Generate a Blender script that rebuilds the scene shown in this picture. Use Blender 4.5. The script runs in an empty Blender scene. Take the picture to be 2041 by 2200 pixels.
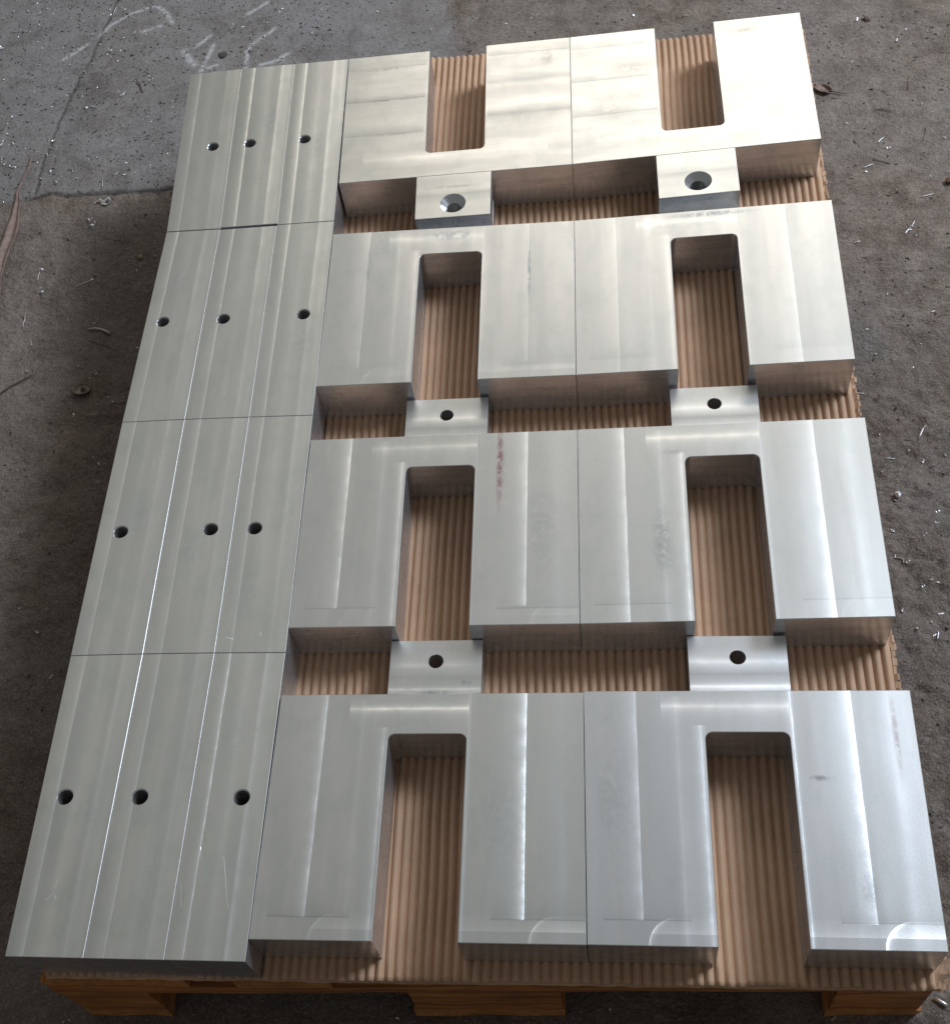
import bpy, bmesh, math, random
import numpy as np
from mathutils import Vector, Matrix

random.seed(7)
RNG = np.random.default_rng(11)
S = bpy.context.scene
COL = S.collection
MM = 0.001
PI = math.pi

# ------------------------------------------------------------------ camera
cam = bpy.data.cameras.new('camera')
cam.sensor_width = 36.0
cam.sensor_fit = 'HORIZONTAL'
cam.lens = 36.0 * 2796.89 / 2041.0
cam.shift_x = (1020.5 - 885.67) / 2041.0
cam.shift_y = (1239.65 - 1100.0) / 2041.0
cam.clip_start = 0.01
cam.clip_end = 60
camo = bpy.data.objects.new('camera', cam)
COL.objects.link(camo)
R = Matrix(((0.9876539925, 0.0232892595, 0.1549103014),
            (0.0596718675, 0.8583996682, -0.5094990461),
            (-0.1448408068, 0.5124525540, 0.8464121458)))
camo.matrix_world = Matrix.Translation((-0.11665289, -0.55429420, 1.20303674)) @ R.to_4x4()
S.camera = camo

# ------------------------------------------------------------------ light
S.view_settings.view_transform = 'Standard'
S.view_settings.look = 'None'
S.view_settings.gamma = 1.0
S.view_settings.exposure = 0.0
S.view_settings.use_curve_mapping = False

world = bpy.data.worlds.new('World')
S.world = world
world.use_nodes = True
wb = world.node_tree.nodes['Background']
wb.inputs[0].default_value = (0.135, 0.137, 0.136, 1)     # even dim light of the workshop hall
wb.inputs[1].default_value = 1.0


def area_lamp(name, az, el, dist, sx, sy, radiance, colour, target=(-0.15, 0.4, 0.0)):
    """rectangular hall opening or added fill; az measured from +x towards +y"""
    d = Vector((math.cos(el) * math.cos(az), math.cos(el) * math.sin(az), math.sin(el)))
    l = bpy.data.lights.new(name, 'AREA')
    l.shape = 'RECTANGLE'
    l.size, l.size_y = sx, sy
    l.energy = radiance * PI * sx * sy
    l.color = colour
    o = bpy.data.objects.new(name, l)
    COL.objects.link(o)
    o.location = Vector(target) + d * dist
    o.rotation_euler = (-d).to_track_quat('-Z', 'Y').to_euler()
    return o


area_lamp('side_window', math.radians(30), math.radians(42), 5.0, 1.7, 1.5, 26.0, (0.74, 0.85, 1.0))
area_lamp('open_gate', math.radians(76), math.radians(31), 6.0, 4.8, 2.6, 1.8, (1.0, 0.94, 0.855))
area_lamp('overhead_fill', math.radians(104), math.radians(58), 6.0, 7.0, 4.6, 0.19, (1.0, 1.0, 0.96))  # added fill without a known source, lifts the reflections in the metal

# ------------------------------------------------------------------ helpers


def tag(o, label=None, cat=None, group=None, kind=None):
    if label:
        o['label'] = label
    if cat:
        o['category'] = cat
    if group:
        o['group'] = group
    if kind:
        o['kind'] = kind
    return o


def link(name, me, mats=(), parent=None):
    o = bpy.data.objects.new(name, me)
    for m in mats:
        if m.name not in me.materials:
            me.materials.append(m)
    COL.objects.link(o)
    if parent:
        o.parent = parent
    return o


def empty(name, loc=(0, 0, 0), rz=0.0):
    o = bpy.data.objects.new(name, None)
    o.empty_display_size = 0.02
    o.location = loc
    o.rotation_euler = (0, 0, rz)
    COL.objects.link(o)
    return o


class NT:
    """small node-tree helper"""
    def __init__(self, name):
        self.m = bpy.data.materials.new(name)
        self.m.use_nodes = True
        self.t = self.m.node_tree
        self.t.nodes.clear()
        self.out = self.t.nodes.new('ShaderNodeOutputMaterial')
        self.p = self.t.nodes.new('ShaderNodeBsdfPrincipled')
        self.t.links.new(self.p.outputs[0], self.out.inputs[0])

    def link(self, a, b):
        if isinstance(a, (int, float)):
            b.default_value = a
        elif isinstance(a, tuple):
            b.default_value = a
        else:
            self.t.links.new(a, b)

    def math(self, op, a, b=0.0, c=None, clamp=False):
        n = self.t.nodes.new('ShaderNodeMath')
        n.operation = op
        n.use_clamp = clamp
        self.link(a, n.inputs[0])
        self.link(b, n.inputs[1])
        if c is not None:
            self.link(c, n.inputs[2])
        return n.outputs[0]

    def add(self, a, b): return self.math('ADD', a, b)
    def mul(self, a, b): return self.math('MULTIPLY', a, b)
    def sub(self, a, b): return self.math('SUBTRACT', a, b)

    def uv(self):
        n = self.t.nodes.new('ShaderNodeUVMap')
        n.uv_map = 'UVMap'
        s = self.t.nodes.new('ShaderNodeSeparateXYZ')
        self.t.links.new(n.outputs[0], s.inputs[0])
        return n.outputs[0], s.outputs[0], s.outputs[1]

    def obj(self):
        n = self.t.nodes.new('ShaderNodeTexCoord')
        return n.outputs['Object']

    def pos(self):
        n = self.t.nodes.new('ShaderNodeNewGeometry')
        return n.outputs['Position']

    def mapping(self, v, scale=(1, 1, 1), loc=(0, 0, 0), rot=(0, 0, 0)):
        n = self.t.nodes.new('ShaderNodeMapping')
        self.link(v, n.inputs[0])
        n.inputs['Location'].default_value = loc
        n.inputs['Rotation'].default_value = rot
        n.inputs['Scale'].default_value = scale
        return n.outputs[0]

    def noise(self, v, scale=5.0, detail=3.0, rough=0.55, dist=0.0):
        n = self.t.nodes.new('ShaderNodeTexNoise')
        self.link(v, n.inputs['Vector'])
        n.inputs['Scale'].default_value = scale
        n.inputs['Detail'].default_value = detail
        n.inputs['Roughness'].default_value = rough
        n.inputs['Distortion'].default_value = dist
        return n.outputs[0]

    def vor(self, v, scale=5.0, feature='F1'):
        n = self.t.nodes.new('ShaderNodeTexVoronoi')
        n.feature = feature
        self.link(v, n.inputs['Vector'])
        n.inputs['Scale'].default_value = scale
        return n.outputs['Distance']

    def rng(self, v, a, b, c=0.0, d=1.0, smooth=False):
        n = self.t.nodes.new('ShaderNodeMapRange')
        n.clamp = True
        if smooth:
            n.interpolation_type = 'SMOOTHSTEP'
        self.link(v, n.inputs[0])
        n.inputs[1].default_value = a
        n.inputs[2].default_value = b
        n.inputs[3].default_value = c
        n.inputs[4].default_value = d
        return n.outputs[0]

    def mix(self, f, a, b, mode='MIX'):
        n = self.t.nodes.new('ShaderNodeMix')
        n.data_type = 'RGBA'
        n.blend_type = mode
        self.link(f, n.inputs['Factor'])
        self.link(a, n.inputs['A'])
        self.link(b, n.inputs['B'])
        return n.outputs['Result']

    def attr(self, name):
        n = self.t.nodes.new('ShaderNodeAttribute')
        n.attribute_name = name
        return n.outputs['Fac']

    def bump(self, h, dist, strength=1.0, normal=None):
        n = self.t.nodes.new('ShaderNodeBump')
        self.link(h, n.inputs['Height'])
        n.inputs['Distance'].default_value = dist
        n.inputs['Strength'].default_value = strength
        if normal is not None:
            self.link(normal, n.inputs['Normal'])
        return n.outputs[0]

    def set(self, **k):
        for a, b in k.items():
            self.link(b, self.p.inputs[a.replace('_', ' ')])


# ------------------------------------------------------------------ metal


def milled_top(name, slopes=(), smears=(), tone=(0.86, 0.855, 0.825), rough=0.34, seed=0.0, lay='v', band=1.0, scratches=()):
    """Face-milled aluminium.  slopes: fine relief left by the cutter, as
    (axis, pos, amount_x, amount_y, width_low_side, width_high_side, u0, u1, v0, v1) in mm;
    ('arc', cx, cy, radius, ax, ay, width, ...) is the crescent where the cutter went in."""
    n = NT(name)
    uvv, u, v = n.uv()
    u = n.mul(u, 1000.0)
    v = n.mul(v, 1000.0)
    sx, sy = None, None

    def acc(cur, f, a):
        if a == 0:
            return cur
        t = n.mul(f, a)
        return t if cur is None else n.add(cur, t)

    # slight waviness of the edges of the passes
    wob = n.mul(n.sub(n.noise(n.mapping(uvv, (1, 1, 1), (seed, 0, 0)), 22.0, 2.0), 0.5), 1.2)
    brk = n.rng(n.noise(n.mapping(uvv, (6, 6, 1), (seed, 3, 0)), 9.0, 4.0, 0.6), 0.3, 0.7, 0.78, 1.18)
    lo = None
    hair = None
    for s in slopes:
        if s[0] == 'arc':
            _, cx, cy, r, ax, ay, w = s
            dx = n.math('MINIMUM', n.sub(u, cx), 0.0)
            dy = n.sub(v, cy)
            d = n.sub(n.math('SQRT', n.add(n.mul(dx, dx), n.mul(dy, dy))), r)   # <0 inside
            inside = n.math('LESS_THAN', d, 0.0)
            f = n.mul(n.math('EXPONENT', n.mul(n.math('ABSOLUTE', d), -1.0 / w)), inside)
            f = n.mul(f, n.rng(n.mul(dx, -1.0 / r), 0.05, 0.75))
            dg = n.sub(dy, r * 0.42)
            glint = n.mul(n.math('EXPONENT', n.mul(n.math('ABSOLUTE', dg), -0.13)), n.math('GREATER_THAN', dg, 0.0))
            sx = acc(sx, f, ax)
            sy = acc(sy, f, abs(ay))
            sy = acc(sy, n.mul(glint, inside), abs(ay) * 0.8)
            t = n.mul(inside, 0.05)
            lo = t if lo is None else n.add(lo, t)
            continue
        axis, p, ax, ay, wl, wh, u0, u1, v0, v1 = s
        c, o = (u, v) if axis == 'x' else (v, u)
        d = n.add(n.sub(c, p), wob)
        below = n.math('LESS_THAN', d, 0.0)
        f = None
        if wl > 0:
            f = n.mul(n.math('EXPONENT', n.mul(n.math('ABSOLUTE', d), -1.0 / wl)), below)
        if wh > 0:
            g = n.mul(n.math('EXPONENT', n.mul(n.math('ABSOLUTE', d), -1.0 / wh)), n.sub(1.0, below))
            f = g if f is None else n.add(f, g)
        m = n.mul(n.math('GREATER_THAN', u, u0), n.math('LESS_THAN', u, u1))
        m = n.mul(m, n.mul(n.math('GREATER_THAN', v, v0), n.math('LESS_THAN', v, v1)))
        if min(wl, wh) < 1.2 and abs(ax) + abs(ay) > 0.03:
            hl = n.mul(n.mul(n.rng(n.math('ABSOLUTE', n.sub(d, 0.35)), 0.15, 0.75, 1.0, 0.0), m), brk)
            hair = hl if hair is None else n.add(hair, hl)
        f = n.mul(n.mul(f, m), brk)
        sx = acc(sx, f, ax)
        sy = acc(sy, f, ay)
    # broad uneven cutting: slow undulation plus very fine tool marks
    ls = (1, 0.10, 1) if lay == 'v' else (0.16, 1, 1)
    big = n.sub(n.noise(n.mapping(uvv, ls, (seed * 1.7, seed, 0)), 34.0, 2.0), 0.5)
    big2 = n.sub(n.noise(n.mapping(uvv, ls, (seed, 5 + seed, 0)), 26.0, 2.0), 0.5)
    strip = n.noise(n.mapping(uvv, (1, 0.09, 1) if lay == 'v' else (0.25, 1, 1), (seed * 2.3, 2, 0)), 45.0, 2.0, 0.5)
    mot = n.noise(n.mapping(uvv, (1, 0.6, 1), (seed, 9, 0)), 34.0, 6.0, 0.66)
    fine = n.noise(n.mapping(uvv, (1, 1, 1), (0, 9, seed)), 900.0, 2.0)
    wv = n.t.nodes.new('ShaderNodeTexWave')
    wv.wave_type = 'RINGS'
    wv.rings_direction = 'Z'
    n.link(n.mapping(uvv, (1, 1, 1), (-0.06 - 0.01 * seed, 0.4, 0)), wv.inputs['Vector'])
    wv.inputs['Scale'].default_value = 420.0
    wv.inputs['Distortion'].default_value = 2.0
    marks = n.sub(wv.outputs['Fac'], 0.5)
    sx = n.add(sx if sx is not None else 0.0, n.add(n.mul(big, 0.055 * band), n.mul(n.sub(fine, 0.5), 0.11)))
    sy = n.add(sy if sy is not None else 0.0, n.add(n.mul(big2, 0.045 * band), n.mul(marks, 0.010)))
    # colour: bare aluminium with dull handled patches
    dull = n.rng(mot, 0.42, 0.72, 0.0, 1.0, True)
    a = tuple(tone) + (1,)
    b = tuple(x * y for x, y in zip(tone, (0.84, 0.87, 0.86))) + (1,)
    col = n.mix(n.mul(dull, 0.8), a, b)
    col = n.mix(n.mul(n.rng(strip, 0.38, 0.62, 0.0, 1.0, True), 0.5 * band), col, tuple(x * y for x, y in zip(tone, (0.82, 0.83, 0.835))) + (1,))
    if hair is not None:
        col = n.mix(n.mul(hair, 0.42), col, (0.42, 0.43, 0.44, 1))
    if lo is not None:
        col = n.mix(lo, col, (0.95, 0.95, 0.96, 1))
    r = n.add(rough, n.add(n.mul(n.sub(mot, 0.5), 0.07), n.mul(n.sub(strip, 0.5), 0.14 * band)))
    met = 1.0
    for (cx, cy, rx, ry, c, amt) in smears:
        du = n.mul(n.sub(u, cx), 1.0 / rx)
        dv = n.mul(n.sub(v, cy), 1.0 / ry)
        e = n.math('SQRT', n.add(n.mul(du, du), n.mul(dv, dv)))
        nz = n.noise(n.mapping(uvv, (1.5, 1, 1), (cx, cy, 0)), 110.0, 5.0, 0.7)
        f = n.mul(n.rng(e, 0.1, 1.0, 1.0, 0.0, True), n.rng(nz, 0.36, 0.56, 0.0, amt, True))
        col = n.mix(f, col, tuple(c) + (1,))
        met = n.sub(met, n.mul(f, 0.5))
    for (ax_, ay_, bx_, by_, w_) in scratches:
        vx, vy = bx_ - ax_, by_ - ay_
        t = n.math('DIVIDE', n.add(n.mul(n.sub(u, ax_), vx), n.mul(n.sub(v, ay_), vy)), vx * vx + vy * vy, None, True)
        ddx = n.sub(n.sub(u, ax_), n.mul(t, vx))
        ddy = n.sub(n.sub(v, ay_), n.mul(t, vy))
        dd = n.math('SQRT', n.add(n.mul(ddx, ddx), n.mul(ddy, ddy)))
        col = n.mix(n.mul(n.rng(dd, 0.0, w_, 1.0, 0.0), n.rng(mot, 0.3, 0.5, 0.2, 1.0)), col, (0.99, 0.99, 0.99, 1))
        sx = n.add(sx, n.mul(n.rng(dd, 0.0, w_, 1.0, 0.0), 0.25))
    cmb = n.t.nodes.new('ShaderNodeCombineXYZ')
    n.link(sx, cmb.inputs[0])
    n.link(sy, cmb.inputs[1])
    cmb.inputs[2].default_value = 1.0
    nrm = n.t.nodes.new('ShaderNodeVectorMath')
    nrm.operation = 'NORMALIZE'
    n.link(cmb.outputs[0], nrm.inputs[0])
    # hair scratches
    sc = n.noise(n.mapping(uvv, (18, 0.9, 1), (seed, 1, 0), (0, 0, 0.35)), 60.0, 1.0)
    line = n.rng(n.math('ABSOLUTE', n.sub(sc, 0.74)), 0.0, 0.006, 1.0, 0.0)
    col = n.mix(n.mul(line, 0.35), col, (0.97, 0.97, 0.97, 1))
    n.set(Base_Color=col, Metallic=met, Roughness=r)
    n.t.links.new(nrm.outputs[0], n.p.inputs['Normal'])
    return n.m


def sawn_side():
    n = NT('milled_side_aluminium')
    p = n.obj()
    st = n.noise(n.mapping(p, (9, 9, 160)), 5.0, 3.0)
    mo = n.noise(p, 45.0, 4.0, 0.6)
    hz = n.noise(n.mapping(p, (3, 3, 70)), 2.2, 3.0)
    col = n.mix(n.rng(n.add(n.mul(mo, 0.5), n.mul(hz, 0.5)), 0.38, 0.60), (0.72, 0.725, 0.745, 1), (0.54, 0.545, 0.56, 1))
    n.set(Base_Color=col, Metallic=0.82, Roughness=n.add(0.17, n.mul(mo, 0.18)))
    n.t.links.new(n.bump(n.add(st, n.mul(mo, 0.6)), 0.0006, 0.2), n.p.inputs['Normal'])
    return n.m


def bright_bore():
    n = NT('turned_bore_metal')
    p = n.obj()
    w = n.noise(n.mapping(p, (1, 1, 900)), 1.0, 2.0)
    n.set(Base_Color=(0.82, 0.83, 0.84, 1), Metallic=1.0, Roughness=0.24)
    n.t.links.new(n.bump(w, 0.0003, 0.5), n.p.inputs['Normal'])
    return n.m


def shaded_bore():
    n = NT('drilled_bore_wall')
    n.set(Base_Color=(0.58, 0.56, 0.55, 1), Metallic=0.9, Roughness=0.38)  # coloured darker than the rim to stand for shade inside the hole
    return n.m


def edge_metal():
    n = NT('bright_chamfer_metal')
    n.set(Base_Color=(0.93, 0.92, 0.90, 1), Metallic=1.0, Roughness=0.33)
    return n.m


M_SIDE = sawn_side()
M_BORE = bright_bore()
M_EDGE = edge_metal()
M_DEEP = shaded_bore()

H = 59.0                      # height of every block
ORIGIN_Z = 0.0


def bil(q, u, v):
    """q = (far-left, far-right, near-left, near-right); u 0..1 left-right, v 0..1 far-near"""
    x = (1 - v) * ((1 - u) * q[0][0] + u * q[1][0]) + v * ((1 - u) * q[2][0] + u * q[3][0])
    y = (1 - v) * ((1 - u) * q[0][1] + u * q[1][1]) + v * ((1 - u) * q[2][1] + u * q[3][1])
    return x, y


def finish(bm, name, W, L, quad, base, mats, parent, top_z, chamfer=0.55):
    """chamfer the top rim, write UVs, fit to the surveyed corners, link"""
    bm.verts.ensure_lookup_table()
    bmesh.ops.recalc_face_normals(bm, faces=bm.faces[:])
    es = []
    for e in bm.edges:
        if len(e.link_faces) == 2 and all(abs(v.co.z - top_z) < 1e-4 for v in e.verts):
            n1, n2 = [f.normal for f in e.link_faces]
            if n1.dot(n2) < 0.6:
                es.append(e)
    vt = [e for e in bm.edges if len(e.link_faces) == 2 and e not in es
          and abs(e.verts[0].co.x - e.verts[1].co.x) < 1e-4 and abs(e.verts[0].co.y - e.verts[1].co.y) < 1e-4
          and e.link_faces[0].normal.dot(e.link_faces[1].normal) < 0.3]
    r = bmesh.ops.bevel(bm, geom=es, offset=chamfer, segments=1, profile=0.5, affect='EDGES')
    for f in bm.faces:
        if f.normal.z > 0.98 and f.calc_center_median().z > top_z - 0.05:
            f.material_index = 0
        elif f.material_index not in (2, 4):
            f.material_index = 1
    for f in r['faces']:
        f.normal_update()
        if 0.2 < f.normal.z < 0.98:
            f.material_index = 3
    uvl = bm.loops.layers.uv.new('UVMap')
    for f in bm.faces:
        for l in f.loops:
            l[uvl].uv = (l.vert.co.x * MM, l.vert.co.y * MM)
    for v in bm.verts:
        u = (v.co.x + W / 2) / W
        w = -v.co.y / L
        x, y = bil(quad, u, w)
        v.co = Vector(((x - base[0]) * MM, (y - base[1]) * MM, v.co.z * MM))
    me = bpy.data.meshes.new(name)
    bm.normal_update()
    for e in bm.edges:
        if len(e.link_faces) == 2 and (e.link_faces[0].material_index != e.link_faces[1].material_index or e.calc_face_angle(0) > 0.5):
            e.smooth = False
    bm.to_mesh(me)
    bm.free()
    for p in me.polygons:
        p.use_smooth = p.material_index in (2, 4)
    o = bpy.data.objects.new(name, me)
    for m in mats:
        me.materials.append(m)
    COL.objects.link(o)
    o.parent = parent
    return o


def prism(bm, pts, z0, z1):
    lo = [bm.verts.new((x, y, z0)) for x, y in pts]
    hi = [bm.verts.new((x, y, z1)) for x, y in pts]
    bm.faces.new(hi)
    bm.faces.new(lo[::-1])
    k = len(pts)
    for i in range(k):
        j = (i + 1) % k
        bm.faces.new((lo[i], lo[j], hi[j], hi[i]))


def drilled(bm, x0, x1, y0, y1, cx, cy, z0, z1, prof, n=40):
    """plate with a bore; prof = [(radius, z), ...] from the top rim to the bottom rim"""
    ang = [2 * PI * i / n for i in range(n)]
    for (qx, qy) in ((x0, y0), (x1, y0), (x1, y1), (x0, y1)):
        a = math.atan2(qy - cy, qx - cx) % (2 * PI)
        k = min(range(len(ang)), key=lambda i: abs(ang[i] - a))
        ang[k] = a
    out = []
    for a in ang:
        c, s = math.cos(a), math.sin(a)
        t = 1e9
        if c > 1e-9: t = min(t, (x1 - cx) / c)
        if c < -1e-9: t = min(t, (x0 - cx) / c)
        if s > 1e-9: t = min(t, (y1 - cy) / s)
        if s < -1e-9: t = min(t, (y0 - cy) / s)
        out.append((cx + t * c, cy + t * s))
    oT = [bm.verts.new((x, y, z1)) for x, y in out]
    oB = [bm.verts.new((x, y, z0)) for x, y in out]
    rings = [[bm.verts.new((cx + r * math.cos(a), cy + r * math.sin(a), z)) for a in ang] for r, z in prof]
    for i in range(n):
        j = (i + 1) % n
        bm.faces.new((oT[i], oT[j], rings[0][j], rings[0][i]))
        bm.faces.new((oB[j], oB[i], rings[-1][i], rings[-1][j]))
        bm.faces.new((oB[i], oB[j], oT[j], oT[i]))
        for q, (a, b) in enumerate(zip(rings[:-1], rings[1:])):
            f = bm.faces.new((a[i], a[j], b[j], b[i]))
            f.material_index = 4 if q == len(rings) - 2 else 2


def fork_outline(W, L, s0, s1, d, open_near, r=7.0):
    """U shaped outline; y from 0 (far) to -L (near)"""
    h = W / 2
    def fy(y): return y if open_near else -L - y
    seq = [(-h, 0), (h, 0), (h, -L), (s1, -L)]
    for i in range(7):
        a = i / 6 * PI / 2
        seq.append((s1 - r + r * math.cos(a), -d - r + r * math.sin(a)))
    for i in range(7):
        a = PI / 2 + i / 6 * PI / 2
        seq.append((s0 + r + r * math.cos(a), -d - r + r * math.sin(a)))
    seq += [(s0, -L), (-h, -L)]
    pts = [(x, fy(y)) for x, y in seq]
    if open_near:
        pts = pts[::-1]
    return pts


BW, BL = 300.0, 243.0
SLOT0, SLOT1, SLOTD = -38.0, 38.3, 42.8
T0, T1, TL_, TH = -48.0, 47.5, 74.5, 29.5


def fork_block(quad, flipped, slopes, smears, seed, label, tone=(0.86, 0.855, 0.825), rough=0.34, tongue_slopes=(), tongue_smears=(), lay='v'):
    cx = sum(p[0] for p in quad) / 4
    cy = sum(p[1] for p in quad) / 4
    root = empty('fork_block', (cx * MM, cy * MM, 0))
    tag(root, label, 'metal block', 'fork shaped aluminium blocks laid out on the pallet')
    top = milled_top('milled_fork_top', slopes, smears, tone, rough, seed, lay)
    ttop = milled_top('milled_tongue_top', tongue_slopes, tongue_smears, tone, rough, seed + 3.3, 'u')
    bm = bmesh.new()
    prism(bm, fork_outline(BW, BL, SLOT0, SLOT1, SLOTD, not flipped), 0.0, H)
    finish(bm, 'fork_body', BW, BL, quad, (cx, cy), (top, M_SIDE, M_BORE, M_EDGE, M_DEEP), root, H)
    bm = bmesh.new()
    hx = -0.2
    if flipped:
        drilled(bm, T0, T1, -BL - TL_, -BL - 0.03, hx, -BL - 51.0, H - TH, H - 0.06,
                [(16.3, H - 0.06), (8.7, H - 8.5), (8.7, H - TH)])
        tz = H - 0.06
    else:
        drilled(bm, T0, T1, 0.05, TL_, hx, 50.5, 0.0, TH, [(7.7, TH), (7.7, 0.0)])
        tz = TH
    t = finish(bm, 'tongue', BW, BL, quad, (cx, cy), (ttop, M_SIDE, M_BORE, M_EDGE, M_DEEP), root, tz, 0.3)
    t['label'] = ('half height lug with a countersunk hole, flush with the top face' if flipped
                  else 'half height lug with a plain drilled hole, below the top face')
    return root

# ------------------------------------------------------------------ fork blocks


def leg_slopes(k=1.0, kl=1.0, kr=1.0, kb=1.0, full=False, arc=(0.25, 0.25), end=(-222.0, -222.0)):
    e = -243 if full else end[0]
    s = [('x', -101.0, 0.13 * k * kl, 0.04 * k * kl, 7.5, 0.5, -130, 0, e, 0),
         ('x', 96.0, 0.13 * k * kr, 0.04 * k * kr, 8.5, 0.5, 60, 150, e, 0),
         ('x', -64.0, 0.045 * k, 0.02 * k, 3.0, 5.0, -90, -40, -243, -6),
         ('x', -42.0, 0.10 * k * kl, 0.04, 4.0, 3.0, -60, -37, -243, -36),
         ('x', 128.0, 0.03 * k, 0.0, 9.0, 12.0, 100, 150, -243, 0),
         ('y', -16.0, 0.03 * kb, 0.10 * kb, 6.0, 5.0, -78, 40, -40, 0),
         ('x', 41.5, 0.07 * kb, 0.02, 1.5, 1.0, 30, 60, -243, 0),
         ('y', end[0], 0.0, -0.035 * k, 0.6, 7.0, -136, -60, -243, -200),
         ('y', end[1], 0.0, -0.035 * k, 0.6, 7.0, 66, 150, -243, -200),
         ('arc', -72.0, -243.0, 25.0, 0.12 * arc[0], 0.10 * arc[0], 2.2),
         ('arc', 125.0, -243.0, 25.0, 0.12 * arc[1], 0.10 * arc[1], 2.2)]
    return s


TG = [('y', 46.0, 0.08, 0.08, 7, 7, -60, 60, 0, 90), ('y', 19.0, 0.10, 0.14, 5, 2.5, -60, 60, 0, 90), ('y', 32.0, -0.04, -0.05, 4, 4, -60, 60, 0, 90)]
RED = (0.30, 0.10, 0.09)
GREY = (0.33, 0.34, 0.34)

fork_block([(-450.6, 0.2), (-151.1, 0.0), (-453.4, -244.5), (-149.8, -243.6)], False, leg_slopes(1.3, 1.35, 1.35, 2.2, arc=(0.8, 0.9)),
           [(70, -130, 26, 70, GREY, 0.28), (-10, -30, 30, 8, GREY, 0.15)], 1.0,
           'front row fork block beside the bars, dark smudges on its lug', tongue_slopes=TG,
           tongue_smears=[(0, 14, 26, 6, (0.2, 0.2, 0.2), 0.75), (32, 26, 8, 5, (0.25, 0.25, 0.25), 0.7)])
fork_block([(-150.4, 1.3), (150.2, -1.0), (-149.0, -243.3), (149.9, -243.4)], False, leg_slopes(0.9, 1.0, 0.8, 1.5, arc=(1.0, 1.2), end=(-221, -220)),
           [(62, -88, 16, 4, (0.28, 0.28, 0.28), 0.7), (132, -45, 4, 55, RED, 0.38), (-125, -110, 28, 90, GREY, 0.25), (92, -190, 10, 28, (0.3, 0.3, 0.33), 0.35)], 2.0,
           'front right corner fork block with bright machined bands and a faint red streak', (0.88, 0.875, 0.87), tongue_slopes=TG)
fork_block([(-452.8, 317.6), (-155.2, 317.1), (-451.7, 76.6), (-153.9, 75.4)], False, leg_slopes(1.3, 1.3, 1.0, 0.8, arc=(0.25, 0.3), end=(-221, -224)),
           [(66, -42, 5.5, 80, RED, 0.95), (67, -60, 12, 70, (0.55, 0.45, 0.43), 0.35), (110, -130, 30, 80, GREY, 0.2)], 3.0,
           'fork block with a red smear on its right leg, beside the drilled bars', tongue_slopes=TG)
fork_block([(-154.6, 317.3), (146.1, 317.9), (-153.2, 75.3), (147.4, 77.3)], False, leg_slopes(1.0, 1.1, 0.75, 0.9, True, arc=(0.0, 0.1)),
           [(-66, -150, 13, 62, (0.3, 0.33, 0.31), 0.5), (-50, -36, 18, 5, GREY, 0.4)], 4.0,
           'right edge fork block, second row from front, long dull patch down its left leg', tongue_slopes=TG)
fork_block([(-456.5, 638.0), (-157.3, 634.4), (-454.3, 394.5), (-156.3, 393.5)], False, leg_slopes(0.7, 0.7, 0.5, 0.8, arc=(0.3, 0.1), end=(-219, -224)),
           [(-2, -14, 52, 11, (0.3, 0.33, 0.36), 0.6), (-80, -30, 28, 26, (0.5, 0.53, 0.53), 0.35), (96, -80, 3, 60, (0.3, 0.33, 0.36), 0.7),
            (-101, -60, 3, 45, (0.3, 0.33, 0.36), 0.6)], 5.0,
           'fork block beside the bars with blue grey staining above its slot', tongue_slopes=TG)
fork_block([(-156.8, 634.4), (144.8, 641.1), (-155.6, 393.5), (144.9, 397.3)], False, leg_slopes(0.6, 0.7, 1.0, 0.7, True, arc=(0.0, 0.0)),
           [(10, -7, 70, 6, (0.35, 0.38, 0.40), 0.7), (-20, -22, 60, 8, (0.5, 0.5, 0.5), 0.25)], 6.0,
           'cream lit right edge fork block with a dark smear along its far edge', tongue_slopes=TG)


def row1_slopes(k):
    return [('y', -27, 0, -0.10 * k, 0.8, 9, -150, -42, -243, 0), ('y', -92, 0, -0.12 * k, 1.0, 12, -150, -42, -243, 0),
            ('y', -158, 0, -0.08 * k, 1.0, 10, -150, -42, -243, 0), ('y', -22, 0, -0.08 * k, 1.0, 9, 42, 150, -243, 0),
            ('y', -75, 0.02, -0.08 * k, 5, 9, 42, 150, -243, 0), ('y', -140, 0, -0.10 * k, 3, 12, 42, 150, -243, 0),
            ('y', -206, 0.03, 0.09 * k, 5, 7, -120, 120, -243, -180), ('y', -120, 0, 0.06 * k, 9, 9, -150, 150, -243, 0)]


TF = [('y', -278, 0, -0.06, 6, 3, -60, 60, -400, -243), ('y', -246, 0, 0.04, 1, 3, -60, 60, -400, -243)]
fork_block([(-465.2, 973.9), (-162.1, 979.2), (-457.6, 728.1), (-159.3, 732.6)], True, row1_slopes(0.8),
           [(-95, -30, 60, 3, (0.4, 0.36, 0.3), 0.6), (-90, -93, 60, 2.5, (0.4, 0.36, 0.3), 0.6), (-80, -160, 60, 3, (0.45, 0.4, 0.33), 0.5),
            (120, -35, 12, 25, (0.5, 0.45, 0.38), 0.5), (80, -150, 40, 20, (0.6, 0.56, 0.5), 0.35)], 7.0,
           'farthest row fork block beside the bars, legs away, countersunk lug in front',
           (0.90, 0.885, 0.83), 0.36, lay='u', tongue_slopes=TF, tongue_smears=[(0, -265, 50, 4, (0.45, 0.42, 0.36), 0.5)])
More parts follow.
